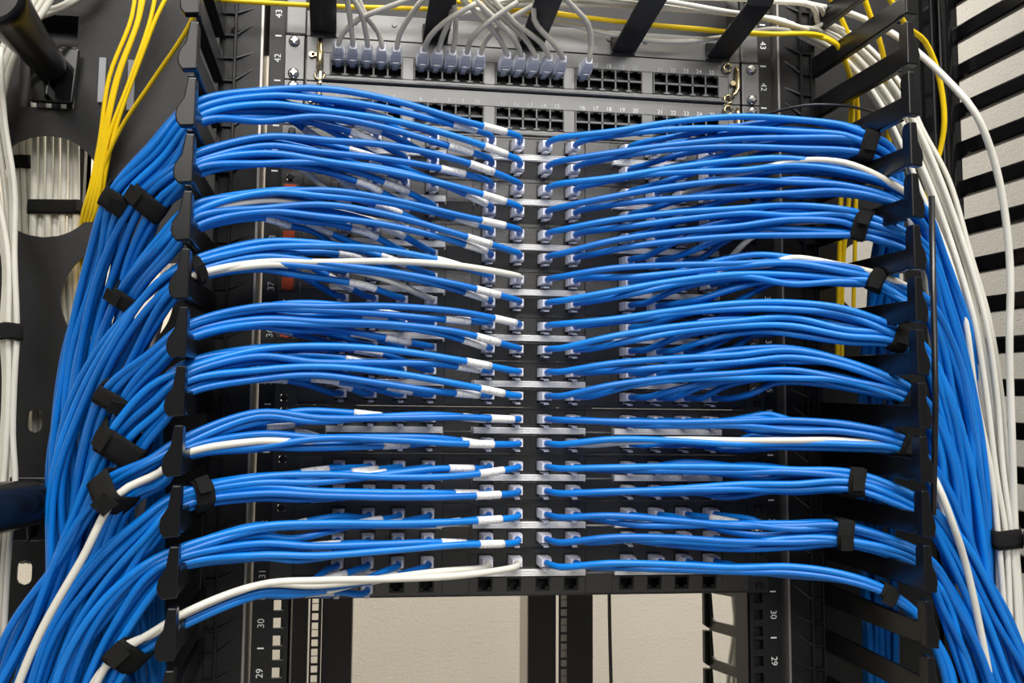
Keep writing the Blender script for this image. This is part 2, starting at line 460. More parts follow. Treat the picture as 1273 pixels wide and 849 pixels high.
# ---------------------------------------------------------------- spools and marks on the left back plate
def spool(p0, p1, r0, r1, label):
    t = thing('cable_spool', p0, label, 'spool', 'cable spools')
    d = (p1-p0)
    n = 14; pts = [p0+d*(i/n) for i in range(n+1)]
    rr = [r0+(r1-r0)*(i/n)**2 for i in range(n+1)]; rr[0] = r0*.8; rr[-1] = r1*.86
    MB().tube(pts, rr, 28).build('drum', FINGERM, t)
    mb = MB(); x, z = p0.x, p0.z
    mb.prism([(x-24, z+22), (x+24, z+22), (x+20, z-34), (x-20, z-34)], 'y', p0.y-2, p0.y+5)
    mb.prism([(x-6, z), (x+2, z), (x+0, z-30), (x-3, z-34)], 'y', p0.y-12, p0.y)
    mb.build('bracket', GLOSS, t, bevel=1.5)
    return t
spool(at(66, 86, 50), at(-14, -12, -110), 16, 27, 'black glossy cable spool sticking out at the upper left corner')
spool(at(46, 624, -10), at(-60, 640, -120), 20, 24, 'black glossy cable spool at the left edge beside the blue bundles')
t = thing('slot_strip', at(126, 100, 58), 'upright light grey strip left of the yellow cables', 'strip')  # solid grey strip added in place of an open slot
a = at(124, 72, 60); b = at(130, 128, 60)
MB().box(a.x, b.x, 58, 62, b.z, a.z).build('strip_face', GREYS, t, bevel=.5)
a = at(160, 75, 60); b = at(166, 138, 60)
t = thing('slot_strip', at(163, 100, 58), 'upright light grey strip between the yellow cables', 'strip')  # second grey strip added in place of a slot
MB().box(a.x, b.x, 58, 62, b.z, a.z).build('strip_face', GREYS, t, bevel=.5)

# ---------------------------------------------------------------- 24-jack panels
BLK = (-138.5, 0.5, 138.5)
JX = [b+d for b in BLK for d in (-41.7, -13.9, 13.9, 41.7)]       # twelve columns
JZ = (11.3, -11.3)
PANEL_Z = [-(2+r)*U for r in range(10)]
jw, jh = 7.2, 6.6
def jack_mesh():
    mb = MB(); a, h = jw-.05, jh-.05
    mb.box(-a, a, -1.6, 10, h-1.7, h); mb.box(-a, a, -1.6, 10, -h, -h+1.6)
    mb.box(-a, -a+1.5, -1.6, 10, -h+1.6, h-1.7); mb.box(a-1.5, a, -1.6, 10, -h+1.6, h-1.7)
    mb.box(-a+1.5, -2.9, -1.2, 10, -h+1.6, -h+4.1); mb.box(2.9, a-1.5, -1.2, 10, -h+1.6, -h+4.1)   # stepped notch for the latch
    mb.box(-a, a, 10, 11, -h, h)
    me = mb.mesh('jack', (0, 0, 0)); me.materials.append(JACKM); return me
JACK = jack_mesh()
def holder_mesh(w, two=True):
    mb = MB(); mb.prism([(-4.8, -2.9), (-5.6, -1.5), (-5.6, 1.5), (-4.8, 2.9), (0, 2.9), (0, -2.9)], 'x', -w, w)
    mb.box(-w, w, -6.2, -5.4, 1.9, 2.5); mb.box(-w, w, -6.2, -5.4, -2.5, -1.9); mb.box(-w, w, -6.1, -5.4, -.3, .25)
    for k in range(-13, 14): mb.box(k*w/13.5-.15, k*w/13.5+.15, -6.0, -5.5, -2.6, 2.6)
    me = mb.mesh('label_holder', (0, 0, 0)); me.materials.append(CLEARD); return me
HOLD = holder_mesh(54.5)
MARKX = at(937, 428, -3).x
def blue_panel(r):
    z0 = PANEL_Z[r]
    t = thing('patch_bay', (0, 0, z0), 'black patch panel with two jack rows, %s of the ten carrying blue cords' % ('topmost' if r == 0 else ('lowest' if r == 9 else ORD[r]+' from top')), 'patch panel', 'patch panels with square jacks')
    hh = U/2-.12
    xs = [-221]
    for x in JX: xs += [x-jw, x+jw]
    xs.append(221)
    zs = [z0-hh, z0+JZ[1]-jh, z0+JZ[1]+jh, z0+JZ[0]-jh, z0+JZ[0]+jh, z0+hh]
    fm = MB().grid(xs, zs, -1.0, 2.0, lambda i, j: i % 2 == 1 and j in (1, 3))
    # the lower half of the front leans back a little towards its foot
    fm.v = [(x, (-3.4+(z0-1-z)*.115 if (y < 0 and z < z0-1) else (-1.2 if y < 0 else y)), z) for x, y, z in fm.v]
    fm.grid(xs, [z0-4.6, z0+4.6], -1.5, 0, lambda i, j: False)
    fm.box(-221, 221, -2.4, -.2, z0+hh-1.6, z0+hh).box(-221, 221, -1.6, -.2, z0-hh, z0-hh+1.2).build('face', PANELM, t)
    # raised modules with seams between them
    for a, b in ((-193.5, -221), (-83, -55.7), (55.7, 83), (193.5, 221)):
        a, b = min(a, b), max(a, b); MB().prism([(-2.2, z0+hh-1.8), (0, z0+hh-1.8), (0, z0-hh+1.3), (-1.9, z0-hh+1.3), (-4.2, z0-1), (-2.6, z0-.6)], 'x', a+.5, b-.5).build('blank_cover', PANELM, t, bevel=.5, seg=1)
    for s in (-1, 1):
        e = MB()
        e.grid(sorted([s*221, s*229, s*236, s*241.3]), [z0-hh, z0-19, z0-13, z0+13, z0+19, z0+hh], -1.4, 1.8, lambda i, j: i == 1 and j in (1, 3)); e.build('ear', PANELM, t)
        for dz in (-15.9, 15.9): MB().tube([(s*232.5, .5, z0+dz), (s*232.5, -2.4, z0+dz), (s*232.5, -3.6, z0+dz)], [3.6, 3.6, 2.6], 14).build('screw', SOFTB, t)
    for j, z in enumerate(JZ):
        for x in JX: place(JACK, 'jack', t, (x, 0, z0+z))
    for b in BLK: lbl(place(HOLD, 'label_holder', t, (b, -1, z0)), 'clear plastic label strip between the jack rows')
    if 1 <= r <= 4:
        zc = z0+2
        st = MB().box(-240.5, -224, -3.0, -2.2, zc-7.5, zc+7.5).build('sticker_frame', STICK, t)
        lbl(MB().prism([(-238, zc+6), (-227, zc+6), (-227, zc-5.6), (-231, zc-5.6), (-232.5, zc-7), (-234, zc-5.6), (-238, zc-5.6)], 'y', -4.2, -3).build('orange_insert', ORANGE, t), 'orange square on the left ear')
    if 1 <= r <= 8:
        # certification mark on the right ear: a small square with a C round a smaller c
        x, z = MARKX, z0-1
        MB().box(x-5.5, x+5.5, -3.0, -2.2, z-7, z+6).build('certification_sticker', STICK, t)
        mk = MB()
        for rad, n, wd in ((3.6, 22, .9), (1.6, 12, .7)):
            a0, a1 = math.radians(45), math.radians(315)
            for i in range(n):
                p, q = a0+(a1-a0)*i/n, a0+(a1-a0)*(i+1)/n
                v = [(x+rr*math.cos(u), yy, z-2.2+rr*math.sin(u)) for yy in (-3.2, -2.9) for u in (p, q) for rr in (rad-wd, rad)]
                mk.add(v, [(0, 1, 3, 2), (4, 6, 7, 5)])
        mk.box(x-5.2, x-4.7, -3.2, -2.9, z-6.6, z-1).box(x+4.7, x+5.2, -3.2, -2.9, z-6.6, z-3)
        mk.build('certification_mark', INK, t)
    return t
for r in range(10): blue_panel(r)

# ---------------------------------------------------------------- two 50-port telephone panels
GX = (-162.5, -81.2, 0, 81.2, 162.5)
PX = [g+d for g in GX for d in (-27.6, -13.8, 0, 13.8, 27.6)]
def port_mesh(flip):
    mb = MB(); a = 6.1; h = 5.2; s = -1 if flip else 1
    # opening with a notched edge, walls and a back
    mb.box(-a-.5, -a+.3, -1.5, 9, -h, h); mb.box(a-.3, a+.5, -1.5, 9, -h, h)
    mb.box(-a, a, -1.5, 9, s*-h, s*(-h+.7))
    mb.box(-a, -2.6, -1.5, 9, s*(h-1.9), s*h); mb.box(2.6, a, -1.5, 9, s*(h-1.9), s*h)
    mb.box(-a, a, 9, 10, -h, h)
    mb.box(-a+.6, a-.6, 0, 8.9, -h+.8, h-2)
    me = mb.mesh('port', (0, 0, 0)); me.materials.append(JACKG); return me
def port_hole_mesh():
    me = MB().box(-6, 6, -.4, .2, -5, 5).mesh('x', (0, 0, 0)); return me
def socket(flip):
    mb = MB(); a = 5.9; h = 4.9; s = -1 if flip else 1
    mb.box(-a-.7, a+.7, 8, 9, -h-1, h+1)
    mb.box(-2.7, 2.7, -1.0, 9, min(s*h, s*(h+.6)), max(s*h, s*(h+.6)))
    mb.box(-a-.7, -a, -1.8, 9, -h-.3, h+.3); mb.box(a, a+.7, -1.8, 9, -h-.3, h+.3)
    mb.box(-a, a, -1.8, 9, min(s*-h, s*(-h-.5)), max(s*-h, s*(-h-.5)))
    mb.box(-a, -2.7, -1.8, 9, min(s*(h-1.6), s*(h+.3)), max(s*(h-1.6), s*(h+.3))); mb.box(2.7, a, -1.8, 9, min(s*(h-1.6), s*(h+.3)), max(s*(h-1.6), s*(h+.3)))
    mb.box(-a, a, 7.0, 8, -h, h)
    me = mb.mesh('port', (0, 0, 0)); me.materials.append(JACKM)
    return me
SOCK_U, SOCK_D = socket(False), socket(True)
def phone_panel(r):
    z0 = -r*U
    t = thing('telephone_patch_bay', (0, 0, z0), ['grey-sheened panel with numbered ports and grey plugs along its upper row, topmost panel', 'grey-sheened panel with five groups of empty numbered ports, second panel from top'][r], 'patch panel', 'telephone panels')
    hh = U/2-.4; zu, zd = z0+1.4, z0-9.8
    f = MB()
    xs = [-206]
    for g in GX: xs += [g-35, g+35]
    xs.append(208)
    f.grid(xs, [z0-hh+2.5, zd-5.6, zu+5.6, z0+hh], -1.4, 1, lambda i, j: i % 2 == 1 and j == 1)
    # rolled lower lip
    lip = [(-1.4, z0-hh+3.4), (-4.4, z0-hh+2.6), (-5.6, z0-hh+1.4), (-5.0, z0-hh+.4), (-2, z0-hh), (1, z0-hh), (1, z0-hh+3.4)]
    f.prism(lip, 'x', -206, 208)
    f.build('face', PHONEM, t, bevel=.4, seg=1)
    for g in GX:
        fr = MB().box(g-34.9, g-34.0, -3.0, 9, zd-5.4, zu+5.4).box(g+34, g+34.9, -3, 9, zd-5.4, zu+5.4).box(g-34, g+34, -2.2, .2, (zu+zd)/2-.9, (zu+zd)/2+.9).box(g-34, g+34, 9, 10, zd-5.4, zu+5.4)
        for d in (-20.7, -6.9, 6.9, 20.7): fr.box(g+d-.7, g+d+.7, -2.2, 2, zd-5.4, zu+5.4)
        for d in (-20.7, -6.9, 6.9, 20.7): fr.box(g+d-2.6, g+d+2.6, -2.6, 2, zd-5.4, zd-3.6)
        fr.build('port_frame', FRAMEM, t)
    for x in PX:
        place(SOCK_U, 'port', t, (x, 0, zu)); place(SOCK_D, 'port', t, (x, 0, zd))
    MB().box(-206, 208, 10, 30, z0-hh, z0+hh).build('light_leak_block', JACKM, t)  # unseen box added to stop light leaking in around the ports
    mb = MB()
    for i, x in enumerate(PX): add_text(mb, str(i+1), 6.0, x, -1.6, z0+10.4)
    mb.build('port_number', INK, t)
    for s in (-1, 1):
        MB().box(s*222.5, s*241.3, -2, 1.8, z0-hh, z0+hh).build('ear', PHONEM, t, bevel=.8)
        MB().box(s*208, s*220.5, -1.8, 1.5, z0-hh, z0+hh).build('hinge_plate', PHONEM, t, bevel=.6)
        for dz in (-15.9, 15.9):
            sc = MB(); sc.tube([(s*232.5, -2, z0+dz), (s*232.5, -3.2, z0+dz), (s*232.5, -5.2, z0+dz), (s*232.5, -6.2, z0+dz)], [5.4, 5.4, 4.2, 1.8], 18)
            sc.box(s*232.5-3, s*232.5+3, -6.3, -5.6, z0+dz-.5, z0+dz+.5).box(s*232.5-.5, s*232.5+.5, -6.3, -5.6, z0+dz-3, z0+dz+3)
            lbl(sc.build('screw', STEEL, t), 'bright steel screw')
        if s < 0:
            x = -207.5
            l = MB().tube([(x, -4, z0+19), (x-.6, -5, z0+14), (x, -6, z0+2), (x, -6, z0-10), (x-1, -5, z0-13)], [2.2, 2.8, 3.4, 3.4, 2.0], 12)
            l.tube([(x-8, -2, z0+3), (x-8, -5, z0+3)], 2.8, 14).box(x-8, x, -5, -3.5, z0+1.5, z0+4.5)
            l.tube([(x+4.5*math.cos(a), -4, z0-17+4.5*math.sin(a)) for a in [math.pi*(.8+1.4*i/8) for i in range(9)]], 1.2, 8)
        else:
            x = 216
            l = MB().tube([(x, -4, z0+18), (x, -5, z0+12), (x, -6, z0-6), (x-3, -6, z0-12), (x-9, -5, z0-18)], [1.8, 2.4, 2.8, 2.4, 1.8], 12)
            for dz in (17, -20): l.tube([(x-10+4.2*math.cos(a), -4.5, z0+dz*.9+4.2*math.sin(a)) for a in [2*math.pi*i/14 for i in range(14)]], 1.3, 8)
            l.tube([(x-5, -2, z0-1), (x-5, -6, z0-1)], 2.6, 14)
        lbl(l.build('latch', BRASS, t), 'brass-coloured latch')
    return t
phone_panel(0); phone_panel(1)

# ---------------------------------------------------------------- horizontal ring manager above
t = thing('horizontal_cable_manager', (0, 0, U*1.5), 'black horizontal manager with broad strap rings above the telephone panels', 'cable manager')
zc = U*1.35
back = MB().box(-221, 221, -1, 2, U*.5+.6, U*1.08)
MB().box(-262, 262, 60, 63, U*.6, U*2.9).build('gap_cover_plate', POWDER, t)  # plate widened and darkened to hide the lit wall behind the rings
for x in (-174, -136, -82, 0, 16, 82, 99, 120): back.tube([(x, -1.0, U*.5+17), (x, -1.9, U*.5+17)], 2.7, 12)
back.build('back_panel', PHONEM, t, bevel=.6)
for s in (-1, 1): MB().box(s*221.5, s*241.3, -2, 2, U*.5+.6, U*1.45).build('ear', PHONEM, t, bevel=2, seg=3)
for px_, pt in ((404, None), (543, None), (684, None), (782, None), (905, None)):
    base = at({404: 402, 543: 541, 684: 660, 782: 775, 905: 893}[px_], {404: 45, 543: 50, 684: 62, 782: 74, 905: 84}[px_], -3)
    x, zb = base.x, U*.5+3
    w2 = 12.5
    prof = [(-2, zb), (-84, zb+16), (-90, zb+21), (-91, zb+70), (-88.5, zb+70), (-87.5, zb+22), (-83, zb+18.6), (-2, zb+3)]
    MB().prism(prof, 'x', x-w2, x+w2).box(x-w2, x+w2, -4, 0, zb-2, zb+16).build('ring', STRAP, t, bevel=.7)

# ---------------------------------------------------------------- cords
def plug_mesh():
    """Clear modular plug standing out of a jack, its latch below, a short collar in front."""
    mb = MB()
    mb.prism([(-5.9, -4.0), (5.9, -4.0), (5.9, 4.1), (-5.9, 4.1)], 'y', -10.5, 6)
    vs = [(-5.9,-10.5,-4.0),(5.9,-10.5,-4.0),(5.9,-10.5,4.1),(-5.9,-10.5,4.1),(-4.6,-17,-3.4),(4.6,-17,-3.4),(4.6,-17,3.6),(-4.6,-17,3.6)]
    mb.add(vs, [(0,1,5,4),(1,2,6,5),(2,3,7,6),(3,0,4,7),(4,5,6,7)])
    mb.box(-2.9, 2.9, -11, 4, -6.6, -5.5).box(-2.0, 2.0, 1, 4, -5.6, -4)           # latch
    mb.prism([(-11, -6.6), (-11, -5.5), (-15.5, -7.0), (-15.5, -7.9)], 'x', -2.4, 2.4)
    for k in range(-3, 4): mb.box(k*1.3-.25, k*1.3+.25, -6, 5, 4.1, 4.5)            # contacts
    me = mb.mesh('plug', (0, 0, 0)); me.materials.append(CLEAR); return me
PLUG = plug_mesh()
def boot_mesh():
    mb = MB()
    def ring(y, a, h, z): return [(-a*.8, y, z+h), (a*.8, y, z+h), (a, y, z+h*.7), (a, y, z-h*.7), (a*.8, y, z-h), (-a*.8, y, z-h), (-a, y, z-h*.7), (-a, y, z+h*.7)]
    rs = [ring(6, 5.6, 4.1, 0), ring(-7, 5.8, 4.3, 0), ring(-7, 6.3, 5.2, 0), ring(-11, 6.3, 5.4, .2), ring(-11.6, 5.7, 4.8, .6), ring(-14, 6.1, 5.0, 1), ring(-14.6, 5.4, 4.5, 1.2), ring(-17, 5.7, 4.7, 1.8), ring(-21, 4.4, 4.1, 3), ring(-24, 3.4, 3.4, 4.2)]
    vs = [v for q in rs for v in q]; n = len(rs)
    fs = [(i*8+j, i*8+(j+1) % 8, (i+1)*8+(j+1) % 8, (i+1)*8+j) for i in range(n-1) for j in range(8)] + [tuple(range(8))[::-1], tuple((n-1)*8+j for j in range(8))]
    mb.add(vs, fs); mb.box(-2.6, 2.6, -14, 3, -6.6, -5.3)
    me = mb.mesh('plug_boot', (0, 0, 0)); me.materials.append(BOOT); return me
BOOTM = boot_mesh()
def sub_path(path, s0, s1):
    L = 0; out = []
    for a, b in zip(path[:-1], path[1:]):
        d = (b-a).length
        for s in (s0, s1):
            if L <= s < L+d: out.append((s, a.lerp(b, (s-L)/d)))
        if s0 < L+d < s1: out.append((L+d, b.copy()))
        L += d
    out.sort(key=lambda q: q[0]); return [q[1] for q in out]
def cord(name, ctrl, material, label, group, plug=None, origin=None, r=3.05, tagat=None, k=10, category='patch cord', step=7):
    path = smooth_path(ctrl, step)
    o = MB().tube(path, r, k).build(name, material, None, origin if origin is not None else path[0])
    tag(o, label, category, group)
    if plug is not None:
        place(PLUG if plug == 'clear' else BOOTM, 'plug', o, origin)
    if tagat:
        sp = sub_path(path, tagat, tagat+25)
        if len(sp) > 1: MB().tube(sp, r+.55, 10).build('label_sleeve', SLEEVE, o)
    return path

# Left bundles. Each station: (xA, yA, xB, yB, depth) = where the topmost and the lowest cord of the bundle pass
LST = [
 [(330,114,330,150,-72),(238,131,250,157,-103),(190,180,212,206,-104),(137,243,166,253,-92),(112,320,150,335,-64),(82,440,122,450,-42),(63,580,106,580,-30),(70,720,122,720,-28),(85,900,150,900,-28)],
 [(330,170,330,207,-72),(238,190,248,217,-103),(206,212,226,238,-105),(170,243,206,257,-98),(128,330,176,345,-72),(98,450,156,450,-50),(86,580,142,580,-38),(95,720,150,720,-36),(110,900,180,900,-36)],
 [(330,235,330,272,-72),(236,257,245,285,-103),(200,292,215,318,-104),(148,362,170,376,-80),(115,450,162,452,-58),(100,580,160,580,-46),(110,720,170,720,-44),(130,900,200,900,-44)],
 [(325,302,325,333,-72),(232,327,240,348,-103),(195,350,212,375,-106),(128,424,170,446,-86),(86,508,140,530,-66),(64,600,118,610,-56),(62,720,122,730,-52),(55,900,120,900,-52)],
 [(320,380,320,407,-72),(229,405,234,424,-103),(185,435,205,455,-106),(131,488,168,503,-96),(102,580,150,598,-76),(82,700,138,720,-64),(45,900,118,900,-60)],
 [(320,431,320,470,-72),(226,455,230,490,-103),(188,482,206,520,-106),(132,538,172,563,-98),(92,640,146,664,-82),(42,768,110,786,-72),(0,900,80,920,-68)],
 [(320,514,320,556,-72),(222,549,226,572,-103),(188,572,206,598,-108),(128,602,164,624,-104),(72,682,126,706,-92),(16,780,76,796,-84),(-34,900,34,900,-80)],
 [(320,592,320,618,-72),(220,614,222,636,-103),(172,648,192,672,-108),(110,706,148,732,-100),(60,788,112,806,-92),(24,900,92,900,-88)],
 [(320,651,320,694,-72),(218,682,222,706,-103),(178,702,194,732,-108),(122,752,160,782,-106),(80,826,124,850,-100),(45,930,100,940,-98)],
 [(322,727,322,744,-72),(216,768,220,788,-103),(194,784,200,800,-108),(150,808,174,826,-108),(118,850,150,870,-106),(86,930,130,940,-104)],
]
RST = [
 [(985,150,985,188,-66),(1050,155,1050,194,-80),(1078,164,1074,196,-88),(1105,182,1100,204,-88),(1120,225,1104,236,-74),(1117,320,1088,320,-46),(1108,430,1074,430,-28),(1106,600,1070,600,-24),(1112,800,1078,800,-24),(1112,920,1078,920,-24)],
 [(985,198,985,242,-66),(1050,204,1050,244,-84),(1118,230,1112,254,-104),(1150,258,1144,282,-106),(1172,315,1160,330,-92),(1210,430,1186,440,-70),(1236,560,1206,560,-58),(1238,700,1205,700,-54),(1246,920,1210,920,-54)],
 [(985,256,985,292,-66),(1050,262,1050,292,-82),(1070,267,1068,298,-86),(1122,287,1122,310,-104),(1152,306,1150,330,-106),(1184,390,1164,392,-96),(1212,490,1184,490,-78),(1228,600,1192,600,-68),(1236,750,1200,750,-64),(1250,920,1215,920,-64)],
 [(985,322,985,352,-66),(1050,332,1050,352,-82),(1090,340,1086,358,-92),(1125,356,1124,376,-104),(1155,374,1153,396,-106),(1188,436,1166,440,-98),(1212,530,1180,530,-84),(1222,640,1186,640,-76),(1232,780,1196,780,-72),(1250,920,1210,920,-72)],
 [(985,378,985,414,-66),(1050,384,1050,424,-84),(1115,407,1110,428,-102),(1150,430,1144,446,-106),(1186,496,1164,500,-102),(1208,590,1174,590,-90),(1226,720,1188,720,-84),(1256,860,1216,860,-80),(1268,930,1228,930,-80)],
 [(985,435,985,474,-66),(1050,446,1050,480,-84),(1128,480,1124,500,-104),(1154,502,1148,522,-106),(1186,562,1162,566,-102),(1206,660,1172,660,-94),(1230,770,1190,770,-90),(1262,900,1218,900,-86)],
 [(985,520,985,556,-66),(1050,528,1050,556,-84),(1122,545,1119,562,-104),(1154,566,1150,586,-106),(1184,612,1162,622,-104),(1214,700,1178,706,-98),(1246,790,1206,796,-94),(1285,900,1240,905,-92)],
 [(985,582,985,612,-66),(1062,588,1062,610,-84),(1136,617,1136,636,-104),(1160,634,1156,656,-106),(1196,672,1172,690,-106),(1246,756,1206,778,-102),(1290,850,1250,870,-100),(1320,930,1280,940,-98)],
 [(985,652,985,680,-66),(1048,652,1048,677,-82),(1136,682,1136,702,-104),(1160,700,1156,722,-106),(1190,740,1168,756,-106),(1224,810,1194,826,-106),(1256,900,1220,915,-104)],
 [(985,705,985,730,-66),(1050,713,1050,736,-84),(1100,732,1098,750,-98),(1134,756,1132,774,-106),(1154,778,1150,794,-108),(1180,830,1162,838,-108),(1198,920,1172,925,-108)],
]
WHITES = {(1,'L',0,1),(2,'L',2,0),(3,'L',5,0),(3,'L',3,1),(6,'L',2,1),(9,'L',4,0),(9,'L',5,0),(1,'R',4,0),(2,'R',5,1),(3,'R',4,0),(6,'R',1,1)}
EMPTY = {(9,'L',c,1) for c in (2, 3, 4, 5)} | {(9,'R',c,1) for c in range(6)}
rnd = random.Random(11)
PATHS = {}
for r in range(10):
    for side in 'LR':
        sg = -1 if side == 'L' else 1
        ST = (LST if side == 'L' else RST)[r]
        bundle = []
        for row in (0, 1):
            for c in range(6):
                key = (r, side, c, row)
                if key in EMPTY: continue
                jx = JX[c] if side == 'L' else JX[6+c]
                near = c if side == 'L' else 5-c          # 5 = next to the middle, 0 = far out
                colm = (5-near)//2                        # 0 in front, 2 at the back
                hi = near % 2                             # 1 = the one of the pair nearer the middle
                if row == 0: t = (.02 if hi else .30)
                else:
                    if r >= 6: t = (.94 if hi else .66)
                    else: t = (.62 if hi else .92)
                t = min(1, max(0, t + .05*colm - .03 + rnd.uniform(-.09, .09)))
                if key == (3,'L',5,0): t = .78
                if key == (3,'L',3,1): t = .98
                if side == 'R' and key in WHITES: t = .0 if r in (1, 3) else .8
                if r == 9 and side == 'L': t = {4: .0, 5: .08}.get(c, .45+.18*(c % 3)+.1*row)
                if key == (6,'L',2,1): t = .85
                if key in ((1,'L',0,1), (2,'L',2,0)): t = .8 if r == 1 else .5
                if key == (6,'L',2,1): t = .74
                if key == (2,'R',5,1): t = .5
                white = key in WHITES
                if white and key != (2,'R',5,1) and not (side == 'L' and r in (1, 2)): colm = 0
                org = Vector((jx, 0, PANEL_Z[r]+JZ[row]))
                mid = .0
                z = org.z + .3
                ctrl = [Vector((jx, -12, z)), Vector((jx+sg*.2, -20, z)), Vector((jx+sg*2.2, -27, z)), Vector((jx+sg*7.5, -33-1.5*(2-colm), z))]
                s0 = ST[0]; sx, sy = s0[0]+(s0[2]-s0[0])*t, s0[1]+(s0[3]-s0[1])*t
                dcol = -6.4*(2-colm)+6.4
                if key == (6,'L',2,1): dcol = -9
                jpx, jpy = pix((jx+sg*7.5, -34, z))
                span = sx-jpx
                kk = 2.0 + rnd.uniform(-.35, .35)
                base_y = -41 - 6.0*(2-colm)
                sag = rnd.uniform(-7, 5); sag2 = rnd.uniform(-4, 4)
                for u in ((.22, .48, .75) if abs(span) > 110 else (.35, .7)):
                    x = jpx+span*u; y = sy+(jpy-sy)*(1-u)**kk + sag*math.sin(math.pi*u) + sag2*math.sin(2*math.pi*u)
                    Yd = base_y+(s0[4]+dcol-base_y)*u**1.2
                    ctrl.append(at(x, y, Yd))
                q = 1.0
                for i, (xa, ya, xb, yb, Y) in enumerate(ST):
                    tt = min(1.05, max(-.05, t + rnd.uniform(-.11, .11)*(1 if i < 2 else 1.5)))
                    # outside the fingers the columns also fan a little
                    if key == (6,'L',2,1) and i >= 3: Y = -118; tt = .55
                    if white and r <= 3 and i >= (2 if side == 'L' else 4): Y = Y+16
                    ctrl.append(at(xa+(xb-xa)*tt, ya+(yb-ya)*tt, Y+dcol+rnd.uniform(-2.2, 2.2)))
                where = '%s jack from left in %s row of %s corded panel' % (ORD[c + (6 if side == 'R' else 0)], 'upper' if row == 0 else 'lower', 'lowest' if r == 9 else ('top' if r == 0 else ORD[r]))
                label = '%s cord in %s' % ('off-white' if white else 'blue', where)
                tagat = None
                if side == 'L' and not white: tagat = rnd.uniform(26, 56) if near >= 4 else rnd.uniform(34, 84)
                if key == (8, 'R', 4, 0): tagat = 30
                p = cord('patch_cable', ctrl, WHITE if white else rnd.choice(BLUE), label, 'white patch cords' if white else 'blue patch cords',
                         'clear', org, tagat=tagat)
                bundle.append(p)
        PATHS[(r, side)] = bundle
sayL = ['first', 'second', 'third', 'fourth', 'fifth', 'sixth', 'seventh', 'eighth', 'ninth', 'lowest']
def tie(r, side, px=None, py=None, w=15, where=''):
    wrap(PATHS[(r, side)], px, py, w, 'black fabric tie around the %s blue bundle from top on the %s%s' % (sayL[r], 'left' if side == 'L' else 'right', where))
tie(0, 'L', py=250, w=17, where=', outside the fingers'); tie(1, 'L', py=251, w=17, where=', outside the fingers'); tie(2, 'L', py=369, w=14, where=', outside the fingers')
tie(4, 'L', py=496, w=15, where=', outside the fingers'); tie(5, 'L', py=551, w=22, where=', outside the fingers'); tie(6, 'L', py=613, w=20, where=', outside the fingers')
tie(7, 'L', px=250, w=15, where=', inside the fingers'); tie(9, 'L', py=814, w=22, where=', outside the fingers'); tie(3, 'L', px=243, w=9, where=', inside the fingers')
for r, x in ((0, 1076), (2, 1070), (3, 1090), (4, 1117), (6, 1124), (7, 1062), (8, 1048), (9, 1103)): tie(r, 'R', px=x, w=13)
tie(5, 'R', px=1130, w=12)

# grey cords of the top telephone panel
def gp(px, py, Y): return at(px, py, Y)
zu = 1.4
gpaths = {0: [(426,42),(446,24),(480,10),(530,-8)], 1: [(437,38),(434,14),(428,-14)], 2: [(454,36),(448,14),(430,-14)], 3: [(470,40),(456,22),(440,-14)], 4: [(497,42),(510,20),(530,-6)],
 5: [(534,46),(552,28),(592,4)], 6: [(550,46),(560,22),(566,-10)], 7: [(566,46),(566,20),(562,-12)], 8: [(586,48),(604,30),(644,2)], 9: [(604,50),(625,30),(668,4)],
 10: [(622,50),(606,30),(570,-6)], 11: [(640,50),(620,28),(582,-8)], 12: [(657,54),(636,32),(596,-6)], 13: [(673,54),(640,28),(606,-8)], 14: [(688,54),(664,24),(668,-12)], 15: [(735,54),(731,30),(712,8),(690,-16)]}
for i, pp in gpaths.items():
    org = Vector((PX[i], 0, zu))
    ctrl = [org+Vector((0, -16, 2)), org+Vector((0, -23, 4.5))]
    for n, (x, y) in enumerate(pp): ctrl.append(at(x, y, -30-14*n-(i % 3)*4))
    cord('telephone_cable', ctrl, GREYC, 'grey cord with booted plug in port %s from left of the topmost panel' % ORD[i], 'grey cords in the topmost panel', 'boot', org, r=2.55, category='patch cord')

# ---------------------------------------------------------------- loose cables
def loose(name, pts, material, label, group=None, r=3.0, category='cable', dx=0, dy=0, dY=0):
    return cord(name, [at(x+dx, y+dy, Y+dY) for x, y, Y in pts], material, label, group, r=r, category=category, step=10)
# yellow, upper left
YT = [(170,-30,150),(176,-30,158),(184,-30,160),(198,-30,174)]
yell = []
for i, (x0, y0, xm) in enumerate(YT):
    yell.append(loose('fiber_cable', [(x0,-40,20),(xm+14,20,24),(xm-14+i,95,30),(123+3*i,180,40),(112+4*i,235,48),(104+5*i,262,56),(100+3*i,292,72),(104+4*i,360,80),(110+3*i,420,84),(110+2*i,560,86)], YELLOW,
      'yellow cable from the top edge down into the round plate hole, %s from left' % ORD[i], 'yellow cables at upper left', r=2.1))
loose('fiber_cable', [(260,-30,-60),(236,30,-40),(190,100,0),(150,160,30),(130,205,44),(122,250,56),(118,292,72),(122,360,80),(124,480,84)], YELLOW, 'yellow cable slanting from behind the topmost left finger to the plate hole', 'yellow cables at upper left', r=2.1)
loose('fiber_cable', [(222,-30,20),(196,18,22),(176,70,28),(150,140,36),(134,200,44),(126,250,56),(122,292,72),(127,380,80),(130,500,84)], YELLOW, 'yellow cable, rightmost of those dropping from the top left edge', 'yellow cables at upper left', r=2.1)
